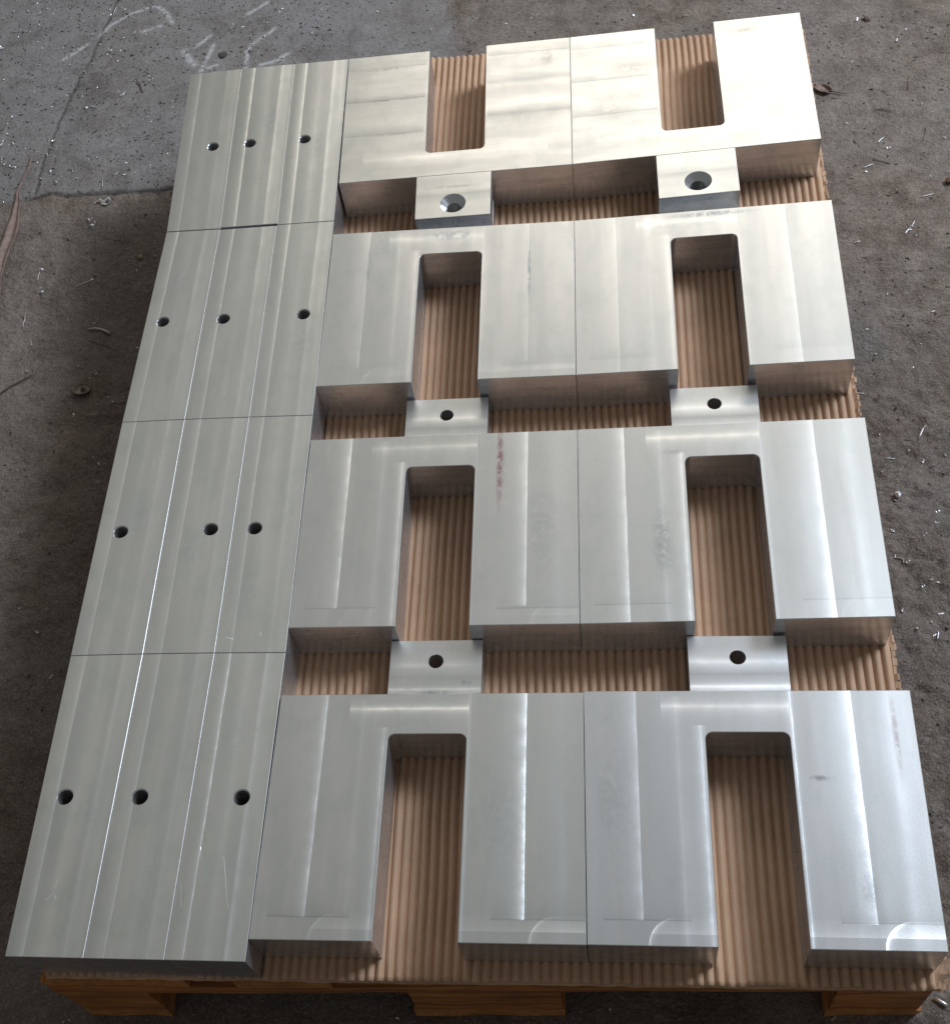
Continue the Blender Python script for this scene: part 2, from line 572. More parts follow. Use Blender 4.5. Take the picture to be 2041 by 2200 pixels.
fork_block([(-161.5, 979.3), (139.2, 989.3), (-158.7, 732.8), (143.4, 746.3)], True, row1_slopes(0.5),
           [(-75, -75, 45, 16, (0.62, 0.56, 0.45), 0.5), (-100, -150, 40, 30, (0.66, 0.6, 0.5), 0.4), (75, -25, 26, 5, (0.6, 0.53, 0.4), 0.6)], 8.0,
           'brightest fork block, glaring white at the far right corner, legs turned away',
           (0.92, 0.91, 0.865), 0.36, lay='u', tongue_slopes=TF)

# ------------------------------------------------------------------ flat bars
GX = [  # x of the four joints at each row boundary, y of each boundary
    ([-692.9, -618.5, -541.8, -466.0], [970.6, 972.6, 973.2, 973.9]),
    ([-677.8, -606.2, -531.7, -457.6], [661.4, 660.6, 661.2, 661.5]),
    ([-682.1, -605.9, -528.5, -453.9], [354.5, 354.8, 354.0, 352.9]),
    ([-682.9, -603.9, -526.7, -451.6], [48.0, 48.8, 48.8, 48.0]),
    ([-683.4, -607.1, -529.9, -453.8], [-265.1, -264.1, -263.0, -262.0])]
BARW, BARL = 76.0, 310.0
HOLES = [[49.5, 25.5, 25.3], [23.0, 25.3, 50.3], [26.0, 51.2, 24.9], [25.7, 25.2, 51.3]]
COLN = ['outer left column', 'middle column', 'column touching the fork blocks']
ROWN = ['farthest row', 'third row from the front', 'second row from the front', 'front row']
BARLOOK = [['pale drilled bar at the far left corner of the pallet',
            'pale drilled bar between two others in the farthest row, tiny red specks',
            'long pale drilled bar touching the far fork block'],
           ['left edge drilled bar, third row from front, hole near its left side',
            'middle drilled bar of three, third row from the front',
            'drilled bar touching the fork block with the blue grey staining'],
           ['left edge drilled bar, second row from front, white line along its right side',
            'middle drilled bar, second row from front, hole close to its right neighbour',
            'drilled bar touching the fork block with the red smear'],
           ['dark grey drilled bar at the front left corner with a small white scratch',
            'dark grey drilled bar in the middle of three at the front edge',
            'grey front row drilled bar with long thin scratches, touching the fork block']]
SCR = {(3, 2): [(6, -222, 15, -262, 0.55), (-20, -205, -17, -218, 0.5), (-34, -238, -30, -262, 0.45), (4, -214, 6, -221, 0.4)],
       (3, 0): [(-2, -238, -3, -246, 0.6), (-3, -250, -9, -257, 0.6), (-2, -252, 0, -256, 0.6)],
       (2, 2): [(-28, -292, -20, -294, 0.6), (8, -286, 10, -290, 0.6)], (2, 0): [(10, -60, 11, -64, 0.5)]}
for r in range(4):
    for c in range(3):
        xt, yt = GX[r]
        xn, yn = GX[r + 1]
        g = 0.18
        gy = 0.25
        far_gap = {1: (0.6, 1.5, 0.5)[c]}.get(r, gy)
        near_gap = {0: (0.8, 2.2, 0.3)[c]}.get(r, gy)
        q = [(xt[c] + g, yt[c] - far_gap), (xt[c + 1] - g, yt[c + 1] - far_gap), (xn[c] + g, yn[c] + near_gap), (xn[c + 1] - g, yn[c + 1] + near_gap)]
        if r == 3:
            q[2] = (q[2][0], q[2][1] - (0.0, 1.0, 2.0)[c])
            q[3] = (q[3][0], q[2][1])
        cx = sum(p[0] for p in q) / 4
        cy = sum(p[1] for p in q) / 4
        bm = bmesh.new()
        hx = HOLES[r][c] - BARW / 2
        drilled(bm, -BARW / 2, BARW / 2, -BARL, 0, hx, -155.0, 0, H, [(8.5, H), (7.4, H - 1.3), (7.4, 0)])
        k = (1.0, 1.0, 1.5, 2.1)[r] * (0.8 + 0.35 * ((r * 7 + c * 3) % 4) / 3)
        off = ((r * 5 + c * 3) % 5 - 2) * 0.8
        sl = [('x', -19 + off, 0.13 * k, 0.04, 3.0, 0.6, -99, 99, -400, 0),
              ('x', -19 + off, -0.03, 0.0, 0.01, 9, -99, 99, -400, 0),
              ('x', 19 + off, 0.08 * k, 0.03, 0.6, 6.0, -99, 99, -400, 0),
              ('x', 32.0, 0.04, 0.0, 5.0, 4.0, -99, 99, -400, 0),
              ('x', -34.0, -0.045, 0.0, 5.0, 5.0, -99, 99, -400, 0),
              ('x', 2 + off * 2, 0.035 * k, 0.03, 7, 7, -99, 99, -400, 0)]
        sm = [((r * 13 + c * 31) % 40 - 20, -60 - (r * 37 + c * 53) % 190, 20, 45, GREY, 0.22)]
        if (r, c) == (0, 1):
            sm += [(10, -225, 1.3, 1.3, (0.4, 0.03, 0.02), 1.0), (12, -196, 1.0, 1.0, (0.4, 0.03, 0.02), 1.0)]
        mt = milled_top('milled_bar_top', sl, sm, (0.86, 0.86, 0.815), 0.36, 10 + r * 3 + c, 'v', 1.1, SCR.get((r, c), ()))
        o = finish(bm, 'flat_bar', BARW, BARL, q, (cx, cy), (mt, M_SIDE, M_BORE, M_EDGE, M_DEEP), None, H, 0.38)
        o.location = (cx * MM, cy * MM, 0)
        tag(o, BARLOOK[r][c], 'metal bar', 'drilled flat aluminium bars on the left of the pallet')

# ------------------------------------------------------------------ noise for relief


def vnoise(x, y, wl, seed):
    g = np.random.default_rng(seed).random((257, 257))
    fx, fy = x / wl, y / wl
    ix, iy = np.floor(fx).astype(int), np.floor(fy).astype(int)
    tx, ty = fx - ix, fy - iy
    tx = tx * tx * (3 - 2 * tx)
    ty = ty * ty * (3 - 2 * ty)
    a, b = g[ix % 256, iy % 256], g[(ix + 1) % 256, iy % 256]
    c, d = g[ix % 256, (iy + 1) % 256], g[(ix + 1) % 256, (iy + 1) % 256]
    return (a * (1 - tx) + b * tx) * (1 - ty) + (c * (1 - tx) + d * tx) * ty - 0.5


def fbm(x, y, wl, octv, seed, gain=0.55):
    s, a = 0, 1.0
    for i in range(octv):
        s = s + a * vnoise(x + 37.1 * i, y - 11.3 * i, wl / 2 ** i, seed + i)
        a *= gain
    return s


def grid_mesh(name, X, Y, Z, attrs=None, smooth=True):
    """X, Y, Z 2-D arrays in mm"""
    ny, nx = X.shape
    me = bpy.data.meshes.new(name)
    co = np.stack([X, Y, Z], -1).reshape(-1, 3) * MM
    idx = np.arange(nx * ny).reshape(ny, nx)
    q = np.stack([idx[:-1, :-1], idx[:-1, 1:], idx[1:, 1:], idx[1:, :-1]], -1).reshape(-1, 4)
    me.vertices.add(len(co))
    me.vertices.foreach_set('co', co.ravel().astype(np.float32))
    me.loops.add(q.size)
    me.loops.foreach_set('vertex_index', q.ravel().astype(np.int32))
    me.polygons.add(len(q))
    me.polygons.foreach_set('loop_start', (np.arange(len(q)) * 4).astype(np.int32))
    me.polygons.foreach_set('use_smooth', np.full(len(q), smooth))
    me.update(calc_edges=True)
    for k, a in (attrs or {}).items():
        at = me.attributes.new(k, 'FLOAT', 'POINT')
        at.data.foreach_set('value', a.ravel().astype(np.float32))
    return me


# ------------------------------------------------------------------ cardboard


def kraft():
    n = NT('kraft_cardboard')
    p = n.pos()
    fib = n.noise(n.mapping(p, (220, 30, 60)), 3.0, 4.0, 0.6)
    blot = n.noise(p, 9.0, 4.0, 0.6)
    col = n.mix(n.rng(blot, 0.3, 0.7), (0.63, 0.40, 0.25, 1), (0.48, 0.295, 0.185, 1))
    col = n.mix(n.mul(n.rng(fib, 0.35, 0.75), 0.35), col, (0.70, 0.50, 0.35, 1))
    spk = n.rng(n.noise(p, 700.0, 2.0), 0.66, 0.72)
    col = n.mix(n.mul(spk, 0.4), col, (0.12, 0.07, 0.045, 1))
    n.set(Base_Color=col, Roughness=0.72, Specular_IOR_Level=0.35)
    n.t.links.new(n.bump(fib, 0.0004, 0.5), n.p.inputs['Normal'])
    return n.m


M_KRAFT = kraft()
card = empty('corrugated_cardboard', (-0.26, 0.39, -0.009))
tag(card, 'brown single faced corrugated cardboard sheet under the metal blocks, flutes up', 'cardboard')
CB = Vector((-260, 390, -9))
x0c, x1c = -668.0, 151.5
pitch = 9.05
nf = int((x1c - x0c) / pitch)
xs = np.linspace(x0c, x1c, nf * 8 + 1)
ys = np.concatenate([np.linspace(1, 0.985, 4), np.linspace(0.98, 0.02, 90), np.linspace(0.015, 0, 5)])
Xc, T = np.meshgrid(xs, ys)
front = -267.5 + (Xc - x0c) / (x1c - x0c) * 8.5
ragged = 1.1 * vnoise(Xc, Xc * 0, 5.0, 3) + 2.2 * vnoise(Xc, Xc * 0, 21.0, 4) + np.where((Xc > 85) & (Xc < 140), -1.5, 0)
front = front + ragged
back = 1042.0 + 2.5 * vnoise(Xc, Xc * 0, 14.0, 5)
Yc = front + (back - front) * T
wx = 1.6 * vnoise(Xc, Yc, 90.0, 6)
ph = (Xc - x0c) / pitch * 2 * PI
sn = 2 * np.abs(np.cos(ph / 2)) ** 0.9 - 1
Zc = -2.65 + 2.55 * sn
Zc += 0.35 * vnoise(Xc, Yc, 30.0, 8)
crush = np.clip(1 - (Yc - front) / 9.0, 0, 1)
Zc -= crush * (0.3 + 1.0 * vnoise(Xc, Xc * 0, 17.0, 9))
dent = np.clip(vnoise(Xc, Yc, 26.0, 21) - 0.33, 0, 1) * 7
Zc -= dent * (sn > 0)
Zc = np.minimum(Zc, -0.05)
Zc -= np.clip((Yc - 960) / 90, 0, 1) ** 2 * 3.0
me = grid_mesh('fluted_sheet', Xc + wx - CB.x, Yc - CB.y, Zc - CB.z)
o = link('fluted_sheet', me, (M_KRAFT,), card)
sd = o.modifiers.new('thickness', 'SOLIDIFY')
sd.thickness = 0.0005
sd.offset = -1
# flat liner glued below
xs2 = np.linspace(x0c - 1, x1c + 3.5, 120)
ys2 = np.linspace(0, 1, 260)
X2, T2 = np.meshgrid(xs2, ys2)
X2 = X2 + np.where(X2 > x1c, 2.2 * vnoise(T2 * 1300, T2 * 0, 16.0, 31) + 1.2 * vnoise(T2 * 1300, T2 * 0, 5.0, 32), 0)
Y2 = (-268.6 + (X2 - x0c) / (x1c - x0c) * 8.5 + 1.5 * vnoise(X2, X2 * 0, 11.0, 33)) * (1 - T2) + 1043 * T2
Z2 = -5.75 + 0 * X2 - np.clip((Y2 - 960) / 90, 0, 1) ** 2 * 3.0
me = grid_mesh('liner_sheet', X2 - CB.x, Y2 - CB.y, Z2 - CB.z)
o = link('liner_sheet', me, (M_KRAFT,), card)
sd = o.modifiers.new('thickness', 'SOLIDIFY')
sd.thickness = 0.0004
sd.offset = 0
# torn rim along the right hand edge: short crumpled tongues of liner turned up
bm = bmesh.new()
rr = random.Random(5)
y = -250.0
while y < 1030:
    ln = rr.uniform(5.5, 11.0)
    xa = x1c + 0.4 + rr.uniform(-0.5, 0.7)
    out = rr.uniform(2.6, 5.2)
    zt = rr.uniform(-3.4, 0.6)
    p = [(xa, y, -3.2), (xa, y + ln * 0.92, -3.2), (xa + out * 0.5, y + ln * 0.94, zt - 0.6 + rr.uniform(-0.6, 0.6)), (xa + out * 0.5, y + 0.2, zt - 0.6),
         (xa + out, y + ln * 0.9 + rr.uniform(-1, 1), zt), (xa + out * rr.uniform(0.85, 1.1), y + rr.uniform(-0.4, 0.9), zt - 0.3)]
    v = [bm.verts.new(((a - CB.x) * MM, (b - CB.y) * MM, (c - CB.z) * MM)) for a, b, c in p]
    bm.faces.new((v[0], v[3], v[2], v[1]))
    bm.faces.new((v[3], v[5], v[4], v[2]))
    y += ln
me = bpy.data.meshes.new('torn_edge')
bm.to_mesh(me)
bm.free()
o = link('torn_edge', me, (M_KRAFT,), card)
sd = o.modifiers.new('thickness', 'SOLIDIFY')
sd.thickness = 0.0005
# crumpled corner at the front right
bm = bmesh.new()
nu, nv = 9, 12
gv = []
for j in range(nv):
    row = []
    for i in range(nu):
        u, w = i / (nu - 1), j / (nv - 1)
        X = 143 + 17 * u + rr.uniform(-0.7, 0.7) + 3 * w * u
        Y = -259 + 44 * w + rr.uniform(-0.8, 0.8)
        Zz = -3.6 + (5 + 15 * w * (1.1 - w)) * u ** 1.6 + rr.uniform(-0.5, 0.5) + (1.2 if j % 3 == 0 else 0) * u
        row.append(bm.verts.new(((X - CB.x) * MM, (Y - CB.y) * MM, (Zz - CB.z) * MM)))
    gv.append(row)
for j in range(nv - 1):
    for i in range(nu - 1):
        if i == nu - 2 and j % 4 == 2:
            continue
        bm.faces.new((gv[j][i], gv[j][i + 1], gv[j + 1][i + 1], gv[j + 1][i]))
me = bpy.data.meshes.new('bent_corner')
bm.to_mesh(me)
bm.free()
o = link('bent_corner', me, (M_KRAFT,), card)
o['label'] = 'crumpled torn corner of the sheet bent upwards'
sd = o.modifiers.new('thickness', 'SOLIDIFY')
sd.thickness = 0.0006

# ------------------------------------------------------------------ pallet


def pallet_wood(name, a, b, axis):
    n = NT(name)
    p = n.obj()
    sc = (3, 60, 60) if axis == 'x' else (60, 3, 60)
    g = n.noise(n.mapping(p, sc), 2.0, 5.0, 0.65, 1.0)
    blot = n.noise(p, 14.0, 4.0, 0.6)
    col = n.mix(n.rng(g, 0.38, 0.62), a, b)
    col = n.mix(n.mul(n.rng(blot, 0.45, 0.75), 0.6), col, (0.10, 0.055, 0.03, 1))
    n.set(Base_Color=col, Roughness=0.8)
    n.t.links.new(n.bump(g, 0.0012, 0.7), n.p.inputs['Normal'])
    return n.m


M_WX = pallet_wood('pallet_wood_cross', (0.52, 0.21, 0.055, 1), (0.24, 0.08, 0.022, 1), 'x')
M_WY = pallet_wood('pallet_wood_long', (0.58, 0.25, 0.07, 1), (0.40, 0.155, 0.04, 1), 'y')
pal = empty('wooden_pallet', (-0.674, -0.273, -0.1485), 0.028)
tag(pal, 'orange brown wooden pallet on the floor carrying the cardboard and metal blocks', 'pallet')


def board(name, x0, x1, y0, y1, z0, z1, m, seed, j=0.6):
    r = random.Random(seed)
    bm = bmesh.new()
    nx, ny = (max(2, int((x1 - x0) / 60)), 2) if m is M_WX else (2, 8)
    nx = max(nx, 4)
    v = {}
    for k, z in enumerate((z0, z1)):
        for i in range(nx + 1):
            for jj in range(ny + 1):
                v[k, i, jj] = bm.verts.new(((x0 + (x1 - x0) * i / nx + r.uniform(-j, j)) * MM,
                                            (y0 + (y1 - y0) * jj / ny + r.uniform(-j, j) * (2 if jj == 0 else 1)) * MM,
                                            (z + r.uniform(-j, 0) * (0.8 if k else 0)) * MM))
    for i in range(nx):
        for jj in range(ny):
            bm.faces.new((v[1, i, jj], v[1, i + 1, jj], v[1, i + 1, jj + 1], v[1, i, jj + 1]))
            bm.faces.new((v[0, i, jj], v[0, i, jj + 1], v[0, i + 1, jj + 1], v[0, i + 1, jj]))
    for i in range(nx):
        bm.faces.new((v[0, i, 0], v[0, i + 1, 0], v[1, i + 1, 0], v[1, i, 0]))
        bm.faces.new((v[0, i + 1, ny], v[0, i, ny], v[1, i, ny], v[1, i + 1, ny]))
    for jj in range(ny):
        bm.faces.new((v[0, 0, jj + 1], v[0, 0, jj], v[1, 0, jj], v[1, 0, jj + 1]))
        bm.faces.new((v[0, nx, jj], v[0, nx, jj + 1], v[1, nx, jj + 1], v[1, nx, jj]))
    bmesh.ops.bevel(bm, geom=[e for e in bm.edges if e.calc_face_angle(0) > 0.8], offset=1.4 * MM, segments=1, affect='EDGES')
    me = bpy.data.meshes.new(name)
    bm.to_mesh(me)
    bm.free()
    return link(name, me, (m,), pal)


for i, (a, b, f) in enumerate([(0, 143, 1.5), (192, 284, -1.0), (330, 488, 2.0), (535, 635, 3.0), (690, 828, 0.5)]):
    board('deck_board', a, b, f, 1200, 121.3, 142.2, M_WY, i)
for i, y in enumerate((0, 527, 1055)):
    board('stringer_board', 0, 828, y + 0.5, y + 145, 99.4, 121.0, M_WX, 10 + i, 0.5)
for i, y in enumerate((2.5, 528, 1056)):
    for k, (a, b) in enumerate(((0.8, 90), (350, 496), (749, 833))):
        board('pallet_block', a, b, y, y + 143, 22.3, 99.1, M_WX, 20 + i * 3 + k, 0.5)
for k, (a, b) in enumerate(((0, 89), (347, 497), (747, 834))):
    board('bottom_board', a, b, 1.0, 1199, 0.5, 22.0, M_WY, 40 + k)

# ------------------------------------------------------------------ floor
GZ = -148.5


def seg_dist(X, Y, pts):
    d = np.full(X.shape, 1e9)
    for (ax, ay), (bx, by) in zip(pts[:-1], pts[1:]):
        vx, vy = bx - ax, by - ay
        t = np.clip(((X - ax) * vx + (Y - ay) * vy) / (vx * vx + vy * vy), 0, 1)
        d = np.minimum(d, np.hypot(X - ax - t * vx, Y - ay - t * vy))
    return d


EDGE = [(-2500, 930), (-1200, 960), (-1023, 972), (-987, 984), (-954, 976), (-877, 976), (-815, 973), (-789, 975), (-500, 990), (-380, 1040),
        (-352, 1245), (-348, 1290), (-360, 1330), (-373, 1379), (-400, 1700), (-420, 3000)]
CRACK = [(-950, 1560), (-977, 1359), (-981, 1316), (-992, 1263), (-1001, 1206), (-1008, 1144), (-1011, 1099), (-1014, 1056), (-1012, 985)]
CHALK = [[(-978, 1367), (-962, 1394), (-933, 1419), (-893, 1435), (-879, 1429)], [(-876, 1426), (-864, 1412), (-851, 1385)],
         [(-1035, 1311), (-1010, 1332), (-996, 1349)], [(-902, 1367), (-871, 1378)],
         [(-777, 1260), (-772, 1289), (-767, 1315)], [(-702, 1250), (-706, 1292), (-697, 1315), (-679, 1330), (-664, 1347)],
         [(-678, 1255), (-655, 1262), (-633, 1280)], [(-719, 1391), (-700, 1408), (-688, 1420)], [(-795, 1316), (-776, 1340)],
         [(-780, 1250), (-755, 1262)], [(-640, 1276), (-640, 1262)]]
CHALKFAT = [[(-817, 1304), (-807, 1287), (-793, 1268)]]


def axis_pts(a, b, step, far):
    mid = np.arange(a, b + step, step)
    g = np.cumsum(np.geomspace(step * 1.5, far / 5, 26))
    return np.concatenate([(a - g)[::-1], mid, mid[-1] + g])


gx = axis_pts(-1240, 430, 3.0, 4000)
gy = axis_pts(-330, 1540, 3.0, 4000)
GX2, GY2 = np.meshgrid(gx, gy)
# below the edge polyline -> rough screed; above and left of it -> smooth slab
jx = 4 * vnoise(GX2, GY2, 18, 51) + 2 * vnoise(GX2, GY2, 6, 52)
dE = seg_dist(GX2 + jx, GY2 + jx * 0.7, EDGE)
ex = np.array([p[0] for p in EDGE[:10]])
ey = np.array([p[1] for p in EDGE[:10]])
line_y = np.interp(GX2 + jx, ex, ey)
xr = np.interp(GY2 + jx, [1040, 1245, 1290, 1330, 1379, 1700, 3000], [-380, -352, -348, -360, -373, -400, -420])
slab_in = (GY2 + jx * 0.7 > line_y) & (GX2 + jx < xr)
sgn = np.where(slab_in, dE, -dE)
slab = np.clip(sgn / np.where(GX2 > -690, 30.0, 4.0) + 0.5, 0, 1)
big = fbm(GX2, GY2, 220, 3, 61)
rough_amt = np.clip(0.55 + 1.3 * fbm(GX2, GY2, 260, 3, 71), 0.15, 1.0)
rough_amt = rough_amt * np.where(GX2 > 0, np.clip((760 - GY2) / 260, 0.28, 1.0), 1.0)
low = np.clip((700 - GY2) / 350, 0, 1)
rough_amt = rough_amt * (1 + 0.7 * low)
rel = fbm(GX2, GY2, 34, 4, 81, 0.62)
pit = -np.clip(-vnoise(GX2, GY2, 9, 91) - 0.30, 0, 1) * 9
ZG = (1 - slab) * rough_amt * (rel * 4.6 + pit * 0.8 + 1.5 * vnoise(GX2, GY2, 7.0, 131)) + slab * (fbm(GX2, GY2, 24, 3, 95) * 0.45 + np.minimum(pit, 0) * 0.12)
slabh = np.clip((-690 - GX2) / 90, 0, 1)
ZG += slab * 2.6 * slabh + 1.2 * big * (1 - slab)
dC = seg_dist(GX2 + jx, GY2, CRACK)
crack = np.exp(-(dC / 2.2) ** 2)
groove = np.exp(-(dE / 2.6) ** 2) * (sgn < 3) * slabh * np.clip((GX2 + 1040) / 30, 0, 1)
ZG -= crack * 1.6 + groove * 1.8
chalk = np.zeros_like(GX2)
for c in CHALK:
    chalk = np.maximum(chalk, np.exp(-(seg_dist(GX2 + jx * .5, GY2, c) / 3.4) ** 2))
for c in CHALKFAT:
    chalk = np.maximum(chalk, np.exp(-(seg_dist(GX2, GY2, c) / 6.0) ** 2))
# pallet's cast shadow painted dark on the left, brown floor and a patch right
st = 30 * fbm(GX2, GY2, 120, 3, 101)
shadow_brown = np.clip(1 - np.maximum(np.abs((GX2 + 760 + st) / 175), np.abs((GY2 - 795 + st) / 150)) ** 3, 0, 1) ** 0.5
shadow_brown = np.maximum(shadow_brown, 0.8 * np.clip((GX2 + 935 + 2 * st) / 160, 0, 1) * np.clip((880 - GY2 + st) / 260, 0, 1) * (GX2 < 0))
shadow_brown = np.maximum(shadow_brown, (GX2 > 0) * np.clip((720 - GY2 + 2 * st) / 420, 0, 0.5))
pr = np.hypot((GX2 - 190 + jx) / 50, (GY2 - 598) / 40)
patch = np.clip((1 - pr) * 9, 0, 1)
ZG += patch * 0.9 - np.exp(-((pr - 1.0) / 0.06) ** 2) * 1.6 * (GY2 < 605)
# keep clear of the pallet feet
feet = (GX2 > -720) & (GX2 < 170) & (GY2 > -290) & (GY2 < 960)
ZG = np.where(feet, np.minimum(ZG, 0.2), ZG)
fade = np.clip(1 - np.maximum(np.abs(GX2 + 400) - 1000, np.abs(GY2 - 600) - 1100) / 400, 0, 1)
ZG = ZG * fade
dust = np.clip(0.5 + 1.2 * fbm(GX2, GY2, 160, 4, 111), 0, 1)
lightp = np.clip(1 - np.hypot((GX2 + 800) / 70, (GY2 - 930) / 40), 0, 1)
me = grid_mesh('floor', GX2, GY2, GZ + ZG, dict(slab=slab, shadow_brown=shadow_brown, chalk=chalk, crack=np.clip(crack + groove, 0, 1), dust=dust, patch=patch, pale=lightp))


def floor_mat():
    n = NT('grimy_concrete')
    p = n.pos()
    slab_, shadow_brown_, chalk_, crack_, dust_, patch_, pale_ = [n.attr(k) for k in ('slab', 'shadow_brown', 'chalk', 'crack', 'dust', 'patch', 'pale')]
    n1 = n.noise(p, 26.0, 6.0, 0.65)
    n2 = n.noise(p, 150.0, 5.0, 0.65)
    n3 = n.noise(p, 6.0, 4.0, 0.6)
    n4 = n.noise(p, 400.0, 4.0, 0.7)
    rough = n.mix(n.rng(n1, 0.38, 0.62), (0.150, 0.102, 0.072, 1), (0.30, 0.235, 0.185, 1))
    rough = n.mix(n.mul(dust_, 0.5), rough, (0.31, 0.27, 0.24, 1))
    sl = n.mix(n.rng(n1, 0.3, 0.7), (0.205, 0.182, 0.170, 1), (0.32, 0.30, 0.295, 1))
    sl = n.mix(n.mul(n.rng(n3, 0.4, 0.7), 0.5), sl, (0.33, 0.33, 0.35, 1))
    c = n.mix(n.mul(slab_, 0.8), rough, sl)
    c = n.mix(n.mul(pale_, 0.6), c, (0.26, 0.23, 0.18, 1))
    c = n.mix(n.mul(shadow_brown_, n.rng(n1, 0.2, 0.8, 0.4, 0.85)), c, (0.050, 0.036, 0.026, 1))
    c = n.mix(n.mul(patch_, 0.35), c, (0.09, 0.085, 0.085, 1))
    blot = n.rng(n.noise(p, 13.0, 6.0, 0.7, 0.6), 0.52, 0.68)
    c = n.mix(n.mul(blot, 0.5), c, (0.085, 0.066, 0.052, 1))
    scuff = n.rng(n.noise(n.mapping(p, (1.0, 3.0, 1), (0, 0, 0), (0, 0, 0.5)), 16.0, 6.0, 0.75), 0.60, 0.72)
    c = n.mix(n.mul(scuff, 0.5), c, (0.42, 0.40, 0.38, 1))
    # sandy grain, dark pits and pale crumbs pressed into the floor
    c = n.mix(n.mul(n.rng(n2, 0.52, 0.75), 0.5), c, (0.055, 0.045, 0.04, 1))
    c = n.mix(n.mul(n.rng(n4, 0.54, 0.70), 0.75), c, (0.36, 0.34, 0.32, 1))
    c = n.mix(n.mul(n.rng(n4, 0.46, 0.32), 0.6), c, (0.05, 0.045, 0.04, 1))
    ck = n.mul(chalk_, n.rng(n.noise(p, 95.0, 5.0, 0.75), 0.32, 0.55, 0.0, 0.85))
    c = n.mix(ck, c, (0.68, 0.67, 0.67, 1))
    c = n.mix(n.mul(crack_, 0.75), c, (0.035, 0.03, 0.028, 1))
    r = n.rng(n2, 0.3, 0.7, 0.55, 0.78)
    r = n.sub(r, n.mul(shadow_brown_, 0.1))
    n.set(Base_Color=c, Roughness=r, Specular_IOR_Level=0.45)
    h = n.mul(n.add(n.mul(n2, 1.3), n.mul(n4, 0.5)), n.sub(1.35, n.mul(slab_, 0.75)))
    n.t.links.new(n.bump(h, 0.0022, 1.0), n.p.inputs['Normal'])
    return n.m


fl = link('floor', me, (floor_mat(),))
fl['kind'] = 'structure'
fl['label'] = 'grimy dark concrete workshop floor'

# ------------------------------------------------------------------ swarf, chips and litter
def metal(name, col, rough):
    n = NT(name)
    m = n.noise(n.obj(), 300.0, 3.0)
    n.set(Base_Color=n.mix(n.rng(m, 0.35, 0.7), col, tuple(c * 0.7 for c in col[:3]) + (1,)), Metallic=0.9, Roughness=rough)
    return n.m


def plain(name, a, b, rough=0.8, scale=200.0):
    n = NT(name)
    m = n.noise(n.obj(), scale, 4.0, 0.6)
    n.set(Base_Color=n.mix(n.rng(m, 0.35, 0.65), a, b), Roughness=rough)
    n.t.links.new(n.bump(m, 0.0006, 0.6), n.p.inputs['Normal'])
    return n.m


M_CHIP = metal('bright_chip_metal', (0.95, 0.95, 0.97, 1), 0.42)
M_CHIP2 = plain('dull_chip_metal', (0.62, 0.61, 0.62, 1), (0.42, 0.40, 0.39, 1), 0.5)
M_HUSK = plain('dry_husk', (0.33, 0.235, 0.20, 1), (0.22, 0.15, 0.125, 1), 0.75, 90.0)
M_TWIG = plain('dry_twig', (0.26, 0.21, 0.18, 1), (0.13, 0.10, 0.085, 1), 0.85)
M_DARK = plain('dark_crumb', (0.06, 0.05, 0.045, 1), (0.12, 0.10, 0.09, 1), 0.8)
M_STRAW = plain('pale_stalk', (0.55, 0.50, 0.42, 1), (0.40, 0.35, 0.28, 1), 0.6)


def mesh_from(name, verts, faces, smooth=False):
    me = bpy.data.meshes.new(name)
    me.from_pydata([(x * MM, y * MM, z * MM) for x, y, z in verts], [], faces)
    me.update()
    bm = bmesh.new()
    bm.from_mesh(me)
    bmesh.ops.recalc_face_normals(bm, faces=bm.faces[:])
    bm.to_mesh(me)
    bm.free()
    for p in me.polygons:
        p.use_smooth = smooth
    return me


def tube_mesh(name, pts, rad, n=6, smooth=True):
    verts, faces = [], []
    P = [Vector(p) for p in pts]
    for i, p in enumerate(P):
        d = (P[min(i + 1, len(P) - 1)] - P[max(i - 1, 0)]).normalized()
        up = Vector((0, 0, 1)) if abs(d.z) < 0.9 else Vector((1, 0, 0))
        a = d.cross(up).normalized()
        b = a.cross(d)
        r = rad[i] if isinstance(rad, (list, tuple)) else rad
        for k in range(n):
            t = 2 * PI * k / n
            q = p + a * math.cos(t) * r + b * math.sin(t) * r
            verts.append(tuple(q))
    for i in range(len(P) - 1):
        for k in range(n):
            faces.append((i * n + k, i * n + (k + 1) % n, (i + 1) * n + (k + 1) % n, (i + 1) * n + k))
    faces.append(tuple(range(n))[::-1])
    faces.append(tuple((len(P) - 1) * n + k for k in range(n)))
    return mesh_from(name, verts, faces, smooth)


def ribbon_mesh(name, pts, wid, thick=0.4, tilt=None):
    """bent strip with real thickness; pts centre line, wid width list"""
    verts, faces = [], []
    P = [Vector(p) for p in pts]
    for i, p in enumerate(P):
        d = (P[min(i + 1, len(P) - 1)] - P[max(i - 1, 0)]).normalized()
        a = d.cross(Vector((0, 0, 1)))
        if a.length < 1e-3:
            a = Vector((1, 0, 0))
        a.normalize()
        if tilt:
            a = (Matrix.Rotation(tilt[i], 3, d) @ a)
        b = a.cross(d).normalized()
        w = wid[i] / 2
        for s, t in ((-1, -1), (1, -1), (1, 1), (-1, 1)):
            verts.append(tuple(p + a * w * s + b * thick / 2 * t))
    for i in range(len(P) - 1):
        for k in range(4):
            faces.append((i * 4 + k, i * 4 + (k + 1) % 4, (i + 1) * 4 + (k + 1) % 4, (i + 1) * 4 + k))
    faces.append((3, 2, 1, 0))
    m = (len(P) - 1) * 4
    faces.append((m, m + 1, m + 2, m + 3))
    return mesh_from(name, verts, faces)


rc = random.Random(77)


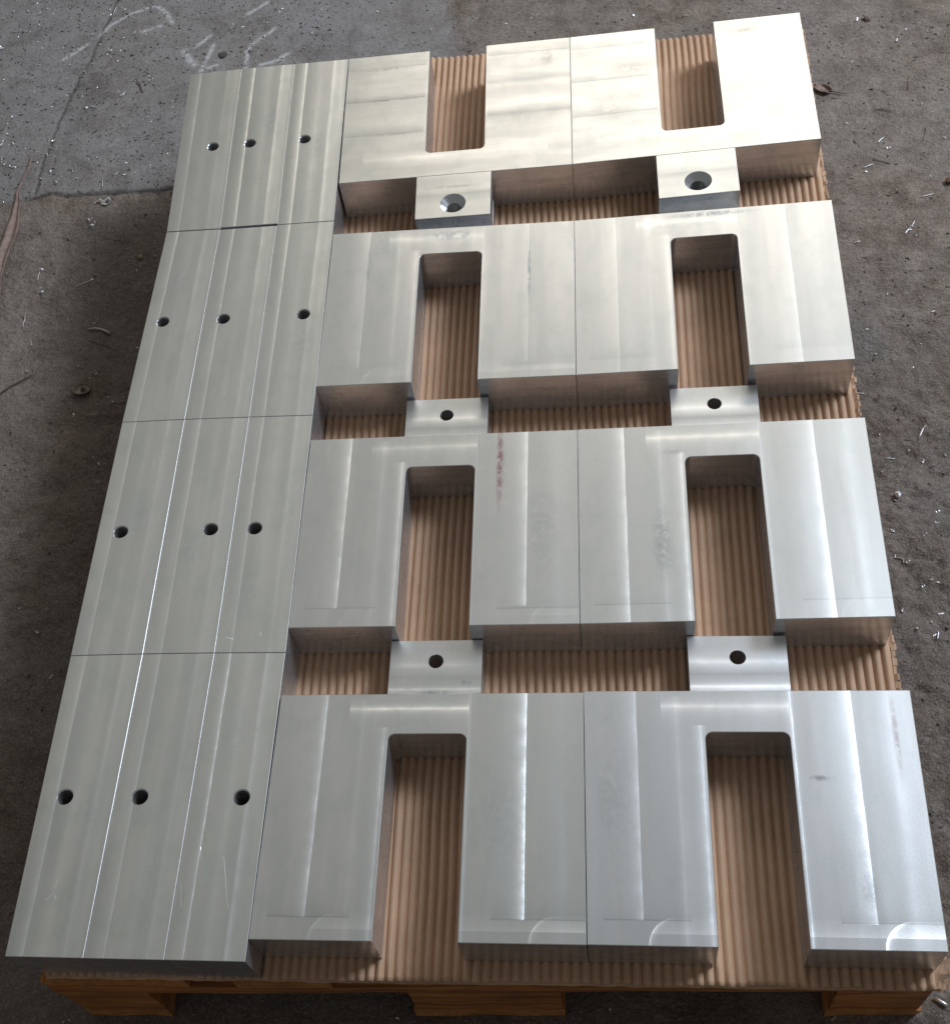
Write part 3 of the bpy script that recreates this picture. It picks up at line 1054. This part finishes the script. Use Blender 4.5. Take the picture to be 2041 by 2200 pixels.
def flake(L, W):
    n = 5
    pts, wid, tl = [], [], []
    bend = rc.uniform(-0.5, 0.5)
    for i in range(n):
        t = i / (n - 1) - 0.5
        pts.append((t * L, bend * L * (t * t - 0.1), 1.2 + abs(t) * L * rc.uniform(0.05, 0.35)))
        wid.append(W * (1 - 1.5 * t * t) * rc.uniform(0.7, 1.15))
        tl.append(rc.uniform(-0.7, 0.7))
    return ribbon_mesh('flake', pts, wid, 0.5, tl)


def curl(rad, turns, w):
    pts, wid = [], []
    n = 14
    for i in range(n):
        a = i / (n - 1) * turns * 2 * PI
        r = rad * (1 - 0.35 * i / n)
        pts.append((r * math.cos(a), i * w * 0.35, rad * 0.9 + r * math.sin(a)))
        wid.append(w)
    return ribbon_mesh('curl', pts, wid, 0.35)


def crumb(s):
    bm = bmesh.new()
    bmesh.ops.create_icosphere(bm, subdivisions=1, radius=s * MM)
    for v in bm.verts:
        v.co *= rc.uniform(0.55, 1.15)
        v.co.z = v.co.z * 0.7 + s * 0.5 * MM
    me = bpy.data.meshes.new('crumb')
    bm.to_mesh(me)
    bm.free()
    return me


def needle(L):
    pts = [((i / 4 - 0.5) * L, rc.uniform(-0.04, 0.04) * L, 1.0 + rc.uniform(0, 0.5)) for i in range(5)]
    return tube_mesh('needle', pts, 0.55, 5)


VAR = [flake(9, 2.6), flake(7, 3.2), flake(12, 2.2), flake(6, 2.2), flake(8, 4.0), curl(2.6, 1.2, 2.0), curl(2.0, 1.6, 1.6), crumb(1.9), crumb(2.4), crumb(1.5),
       flake(10, 1.6), crumb(2.1)]
for i, m in enumerate(VAR):
    m.materials.append(M_CHIP if i % 4 != 3 else M_CHIP2)


def put(name, me, x, y, rz, label, cat, group=None, sc=1.0, z=None, tiltx=0.0):
    o = bpy.data.objects.new(name, me)
    COL.objects.link(o)
    o.location = (x * MM, y * MM, (ground_z(x, y) if z is None else z) * MM)
    o.rotation_euler = (tiltx, 0, rz)
    o.scale = (sc, sc, sc)
    return tag(o, label, cat, group)


def ground_z(x, y):
    i = int(np.clip(np.searchsorted(gx, x), 1, len(gx) - 1))
    j = int(np.clip(np.searchsorted(gy, y), 1, len(gy) - 1))
    return GZ + float(ZG[j, i])


FLAKES = [(-1175,1440), (-1157,1357), (-1130,1454), (-1106,1445), (-1097,1107), (-1097,1349), (-1093,1456), (-1089,1067), (-1080,1058), (-1076,1101),
    (-1063,1049), (-1059,1106), (-1025,1055), (-1010,1017), (-1010,1071), (-1007,1087), (-1007,1105), (-997,1033), (-991,1371), (-990,861), (-987,1416),
    (-986,1165), (-986,1274), (-981,1002), (-969,816), (-967,1373), (-965,1180), (-960,781), (-959,1029), (-955,772), (-955,1322), (-952,1180),
    (-948,1011), (-946,620), (-924,1391), (-923,1024), (-911,915), (-908,1431), (-906,1206), (-902,900), (-883,1016), (-877,1335), (-874,710), (-870,625),
    (-868,1012), (-861,705), (-859,537), (-851,1015), (-849,1443), (-848,601), (-846,1133), (-839,608), (-830,827), (-824,1148), (-814,805), (-812,564),
    (-809,1286), (-803,553), (-789,833), (-704,-280), (-698,-278), (-679,1364), (-651,1411), (-625,1338), (-598,1322), (-588,1386), (-490,1366),
    (-423,1276), (-396,1306), (-347,-266), (-329,1272), (-327,1329), (-271,1304), (-232,1312), (-133,-251), (-102,1327), (-69,1296), (-23,1279),
    (78,1271), (82,-254), (113,1302), (166,1295), (203,199), (203,390), (205,273), (207,306), (207,427), (208,450), (208,852), (212,618), (214,350),
    (215,174), (215,411), (217,773), (218,358), (219,575), (220,264), (228,230), (228,874), (229,1010), (232,182), (235,167), (239,238), (239,424),
    (239,1156), (243,300), (244,194), (245,907), (248,235), (248,1143), (253,406), (258,316), (259,549), (263,335), (266,1233), (271,967), (271,1144),
    (275,589), (280,869), (281,811), (282,414), (282,950), (286,789), (293,1044), (294,803), (295,779), (300,643), (319,1182), (321,1022), (328,890),
    (336,1039), (345,1094), (348,1021), (358,962), (365,1197), (395,1252)]
NEEDLES = [(-1147,1398,-1119,1398), (-964,1421,-960,1448), (-901,987,-904,1006), (-966,794,-969,815), (-970,702,-973,733), (-904,776,-877,790),
    (-950,669,-957,685), (320,1072,325,1091), (328,962,335,991), (265,964,277,976), (239,915,256,922), (256,932,278,921), (279,782,289,794),
    (291,797,296,807), (300,648,300,637), (309,851,328,855), (236,439,245,438), (209,411,221,409), (252,439,262,458), (235,160,238,172),
    (184,513,197,510)]
def chip_words(k, x, y):
    kind = 'thin curled shaving' if VAR[k].name.startswith('curl') else ('small chunky crumb' if VAR[k].name.startswith('crumb') else 'small flat flake')
    if x > 150:
        where = 'on the brown floor right of the pallet'
    elif x > -690:
        where = 'on the floor beyond the far end of the pallet'
    elif y > 975:
        where = 'on the smooth grey slab at the far left'
    else:
        where = 'on the rough dark floor left of the bars'
    kd = kind.split()[-1]
    return 'silvery metal ' + kind + ' ' + where, 'metal ' + kd, 'metal ' + kd + ' pieces ' + where
for (x, y) in FLAKES:
    k = rc.randrange(len(VAR))
    put('metal_chip', VAR[k], x, y, rc.uniform(0, 2 * PI), *chip_words(k, x, y), rc.uniform(0.75, 1.25) if x < -900 else rc.uniform(0.4, 0.85), tiltx=rc.uniform(-0.3, 0.3))
extra = 0
while extra < 120:
    # the chips lie thickest at the far left
    if rc.random() < 0.75:
        x, y = rc.uniform(-1190, -600), rc.uniform(1020, 1500)
        if rc.random() > (1.0 if x < -900 else 0.5):
            continue
    else:
        x, y = rc.choice([(rc.uniform(-1050, -720), rc.uniform(100, 900)), (rc.uniform(170, 400), rc.uniform(100, 1250)), (rc.uniform(-600, 300), rc.uniform(1120, 1330))])
    if -700 < x < 165 and y < 1090:
        continue
    k = rc.randrange(len(VAR))
    put('metal_chip', VAR[k], x, y, rc.uniform(0, 2 * PI), *chip_words(k, x, y), rc.uniform(0.35, 0.8), tiltx=rc.uniform(-0.3, 0.3))
    extra += 1
NV = [needle(1.0) for _ in range(1)]
for (a, b, c, d) in NEEDLES:
    L = max(9.0, math.hypot(c - a, d - b))
    me = needle(L)
    me.materials.append(M_CHIP if (a + b) % 3 else M_TWIG)
    put('metal_sliver', me, (a + c) / 2, (b + d) / 2, math.atan2(d - b, c - a),
        'thin straight metal sliver lying on the floor ' + ('right of the pallet' if a > 0 else 'left of the drilled bars' if b < 975 else 'on the grey slab'),
        'metal sliver', 'thin metal slivers ' + ('right' if a > 0 else 'left' if b < 975 else 'on the slab'))


def litter(name, n, region, smin, smax, mat, label, seed):
    """uncountable fine crumbs, one mesh"""
    g = np.random.default_rng(seed)
    V, F = [], []
    base = np.array([(1, 0, -.3), (-.5, .87, -.3), (-.5, -.87, -.3), (0, 0, 1.0), (0.1, 0.1, -0.9)])
    fc = np.array([(0, 1, 3), (1, 2, 3), (2, 0, 3), (1, 0, 4), (2, 1, 4), (0, 2, 4)])
    k = 0
    while k < n:
        x, y = region(g)
        if -712 < x < 160 and y < 1000 and y > -262:
            continue
        s = g.uniform(smin, smax)
        st_ = g.uniform(0.8, 2.6)
        a = g.uniform(0, 6.28)
        P = base * g.uniform(0.6, 1.3, (5, 3)) * s
        P[:, 0] *= st_
        P[:, 2] *= 0.55
        X = P[:, 0] * math.cos(a) - P[:, 1] * math.sin(a) + x
        Y = P[:, 0] * math.sin(a) + P[:, 1] * math.cos(a) + y
        z = ground_z(x, y) + s * 0.25
        V.append(np.stack([X, Y, P[:, 2] + z], 1))
        F.append(fc + 5 * k)
        k += 1
    V = np.concatenate(V) * MM
    F = np.concatenate(F)
    me = bpy.data.meshes.new(name)
    me.from_pydata(V.tolist(), [], F.tolist())
    me.update()
    o = link(name, me, (mat,))
    o['kind'] = 'stuff'
    o['label'] = label
    o['category'] = 'debris'
    return o


def reg_all(g):
    r = g.random()
    if r < 0.55:
        return g.uniform(-1240, -560), g.uniform(960, 1540)
    if r < 0.75:
        return g.uniform(-1100, -690), g.uniform(-300, 1000)
    if r < 0.9:
        return g.uniform(150, 430), g.uniform(-280, 1250)
    return g.uniform(-600, 430), g.uniform(1050, 1400)


litter('fine_swarf', 1000, reg_all, 0.4, 1.0, M_CHIP, 'fine bright metal swarf strewn over the floor', 5)
litter('floor_grit', 3200, reg_all, 0.7, 2.2, M_CHIP2 if False else plain('grit', (0.20, 0.18, 0.16, 1), (0.09, 0.08, 0.07, 1)), 'dull grit and crumbs strewn over the concrete', 6)
litter('dark_grit', 900, reg_all, 0.8, 2.6, M_DARK, 'dark grit strewn over the concrete', 8)

# long dried husk at the left
hk = [(-1036, 1070), (-1033, 1042), (-1037, 1011), (-1040, 985), (-1038, 968), (-1036, 940), (-1034, 915), (-1033, 890), (-1033, 862), (-1032, 838), (-1029, 804), (-1022, 766), (-1015, 728), (-1008, 690)]
hw = [2.5, 3, 3.5, 4.5, 9, 14, 19, 21, 20, 15, 8, 6, 4, 2.5]
verts, faces = [], []
for i, ((x, y), w) in enumerate(zip(hk, hw)):
    z = ground_z(x, y) + 2.5 + 3 * math.sin(i * 0.8)
    d = Vector((hk[min(i + 1, len(hk) - 1)][0] - hk[max(i - 1, 0)][0], hk[min(i + 1, len(hk) - 1)][1] - hk[max(i - 1, 0)][1])).normalized()
    nx_, ny_ = -d.y, d.x
    for k in range(7):
        t = k / 3 - 1
        jj = 1 + 0.10 * math.sin(i * 2.3 + k)
        verts.append((x + nx_ * w / 2 * t * jj, y + ny_ * w / 2 * t * jj, z + (w * 0.26) * (t * t) - w * 0.05 * math.cos(t * 6)))
for i in range(len(hk) - 1):
    for k in range(6):
        faces.append((i * 7 + k, i * 7 + k + 1, (i + 1) * 7 + k + 1, (i + 1) * 7 + k))
hx0, hy0 = -1034, 900
me = mesh_from('dry_husk', [(a - hx0, b - hy0, c - GZ) for a, b, c in verts], faces, True)
o = link('dry_husk', me, (M_HUSK,))
o.location = (hx0 * MM, hy0 * MM, GZ * MM)
md = o.modifiers.new('thickness', 'SOLIDIFY')
md.thickness = 0.0008
tag(o, 'long dried brown husk with a thin stalk lying on the floor', 'dry husk')

# dry leaf with a stalk at the upper right
leaf = empty('dry_leaf', (0.200, 1.084, GZ * MM))
tag(leaf, 'small crumpled dry brown leaf on the floor by the far right block', 'leaf')
verts, faces = [], []
for i in range(7):
    t = i / 6
    w = 9.5 * math.sin(PI * min(1, t * 0.93 + 0.07)) ** 0.7
    for k in range(5):
        s = k / 2 - 1
        verts.append((-12 + 26 * t, 9 - 16 * t + w * s, 3 + 3.2 * abs(s) + 1.6 * math.sin(5 * t + 3 * s)))
for i in range(6):
    for k in range(4):
        faces.append((i * 5 + k, i * 5 + k + 1, (i + 1) * 5 + k + 1, (i + 1) * 5 + k))
o = link('leaf_blade', mesh_from('leaf_blade', verts, faces, False), (M_HUSK,), leaf)
o.modifiers.new('thickness', 'SOLIDIFY').thickness = 0.0005
link('leaf_stalk', tube_mesh('leaf_stalk', [(12, -5, 3), (20, -8, 2.5), (30, -11, 2), (38, -11, 1.5)], [1.2, 1.0, 0.8, 0.5], 5), (M_TWIG,), leaf)

# crushed bottle cap
cap = empty('bottle_cap', (-0.853, 0.578, ground_z(-853, 578) * MM))
tag(cap, 'crushed dirty bottle cap lying upside down left of the pallet', 'bottle cap')
verts, faces = [(0, 0, 1.0)], []
N = 42
for (r, z) in ((7.5, 0.9), (10.2, 1.3), (11.6, 4.2), (12.2, 5.6)):
    for k in range(N):
        a = 2 * PI * k / N
        rr_ = r + (0.55 * math.cos(a * 21) if r > 11 else 0)
        verts.append((rr_ * math.cos(a) * 1.08, rr_ * math.sin(a) * 0.9, z * (1 - 0.25 * math.cos(a - 1))))
for k in range(N):
    faces.append((0, 1 + k, 1 + (k + 1) % N))
for q in range(3):
    for k in range(N):
        faces.append((1 + q * N + k, 1 + (q + 1) * N + k, 1 + (q + 1) * N + (k + 1) % N, 1 + q * N + (k + 1) % N))
o = link('cap_shell', mesh_from('cap_shell', verts, faces, True), (plain('dirty_cap', (0.34, 0.30, 0.22, 1), (0.10, 0.075, 0.05, 1), 0.5, 260.0),), cap)
o.modifiers.new('thickness', 'SOLIDIFY').thickness = 0.0006
link('dirt_plug', crumb(5.5), (M_DARK,), cap).location = (0.001, 0.001, 0)

# curved pale stalk, twigs, foil, stones, pins


def thing(name, me, mat, x, y, label, cat, rz=0.0, group=None):
    me.materials.append(mat)
    return put(name, me, x, y, rz, label, cat, group)


thing('bent_rod', tube_mesh('bent_rod', [(-18, 4, 2.2), (-8, 4.5, 2.4), (2, 1.8, 2.4), (10, -2.5, 2.3), (17, -7, 2.2)], [1.2, 1.5, 1.6, 1.8, 1.6], 8), M_STRAW, -848, 688,
      'pale curved rod on the shadowed floor left of the pallet', 'rod')
thing('dry_twig', tube_mesh('dry_twig', [(-22, -18, 2), (-8, -4, 2.6), (2, 2, 2.6), (14, 11, 3), (24, 16, 2.5)], [1.0, 1.4, 1.5, 1.3, 0.8], 6), M_TWIG, -955, 597,
      'straight dry twig at the left edge of the picture, lower of the twigs', 'twig')
thing('dry_twig', tube_mesh('dry_twig', [(-9, 17, 2), (-4, 10, 3), (2, 2, 2.5), (3, -5, 2.5), (8, -14, 2)], [0.8, 1.2, 1.2, 1.0, 0.7], 6), M_TWIG, -879, 1220,
      'crooked dark twig on the smooth slab left of the far bars', 'twig')
thing('dry_twig', tube_mesh('dry_twig', [(-16, 7, 1.6), (-5, 4, 2), (6, -1, 2), (16, -7, 1.6)], [0.5, 0.7, 0.7, 0.5], 5), M_TWIG, -846, 664,
      'thin dark twig just below the pale curved rod', 'twig')
thing('dry_twig', tube_mesh('dry_twig', [(-11, 3, 1.6), (0, 4, 2), (12, -4, 1.6)], [0.5, 0.8, 0.5], 5), M_TWIG, 280, 1030,
      'thin twig on the bare floor right of the far fork block', 'twig')
thing('stone', crumb(6.0), plain('brown_stone', (0.27, 0.21, 0.17, 1), (0.16, 0.12, 0.10, 1)), 282, 1237, 'brown pebble on the floor beyond the far right corner', 'stone')
thing('stone', crumb(6.5), plain('rusty_stone', (0.25, 0.13, 0.07, 1), (0.10, 0.06, 0.04, 1)), 350, 877, 'rusty brown lump at the right edge of the picture', 'stone')
thing('foil_scrap', ribbon_mesh('foil_scrap', [(-14, -3, 2), (-6, 3, 4), (2, -2, 3), (9, 5, 5), (13, -3, 3), (6, -7, 2), (-2, -5, 3)], [3, 5, 4, 5, 4, 4, 2], 0.4, [0.3, -0.6, 0.5, -0.4, 0.8, 0.2, 0]),
      M_CHIP2, -894, 956, 'crumpled pale foil scrap just below the slab edge at the left', 'foil scrap')
thing('dark_clump', crumb(11.0), M_DARK, -746, 1286, 'dark clump of dirt on the slab behind the far left bars', 'dirt clump')
thing('big_chip', crumb(5.0), M_CHIP, 217, 356, 'largest shiny metal lump on the rough floor right of the pallet', 'metal chip')
thing('yellow_stone', crumb(4.5), plain('sandy_stone', (0.42, 0.34, 0.20, 1), (0.30, 0.24, 0.15, 1)), -812, 832, 'small sandy yellow stone in the dark shadow near the bars', 'stone')
thing('wire_curl', tube_mesh('wire_curl', [(6 * math.cos(a), 5 * math.sin(a), 1.5) for a in [(-0.6 + i * 0.32) for i in range(9)]], 0.7, 6), M_STRAW, 207, 266,
      'tiny curled wire on the rough floor right of the pallet', 'wire')
thing('wire_curl', tube_mesh('wire_curl', [(-6, -11, 1.5), (-3, -2, 3), (1, 6, 3), (7, 12, 1.5)], 0.5, 6), M_STRAW, 257, 446,
      'fine bent wire on the floor right of the second row', 'wire')
bpy.data.objects['dark_clump'].scale = (1.0, 0.8, 0.3)
# turned pin on the floor at the bottom right
verts = [(-8, 0, 2), (-5.5, 0, 2), (-5.2, 0, 2), (6.5, 0, 2), (7, 0, 2)]
thing('turned_pin', tube_mesh('turned_pin', verts, [0.5, 1.0, 1.9, 1.9, 1.4], 12), metal('pin_metal', (0.85, 0.85, 0.86, 1), 0.25), 183, -236,
      'short shiny turned pin on the floor at the bottom right corner', 'pin', rz=math.radians(-32))
# scrap on the cardboard, in the far gap next to the bars
thing('card_chip', crumb(2.6), M_STRAW, -405, 695, 'pale chip on the cardboard in the gap before the far left fork block', 'chip')
bpy.data.objects['card_chip'].location.z = -0.001
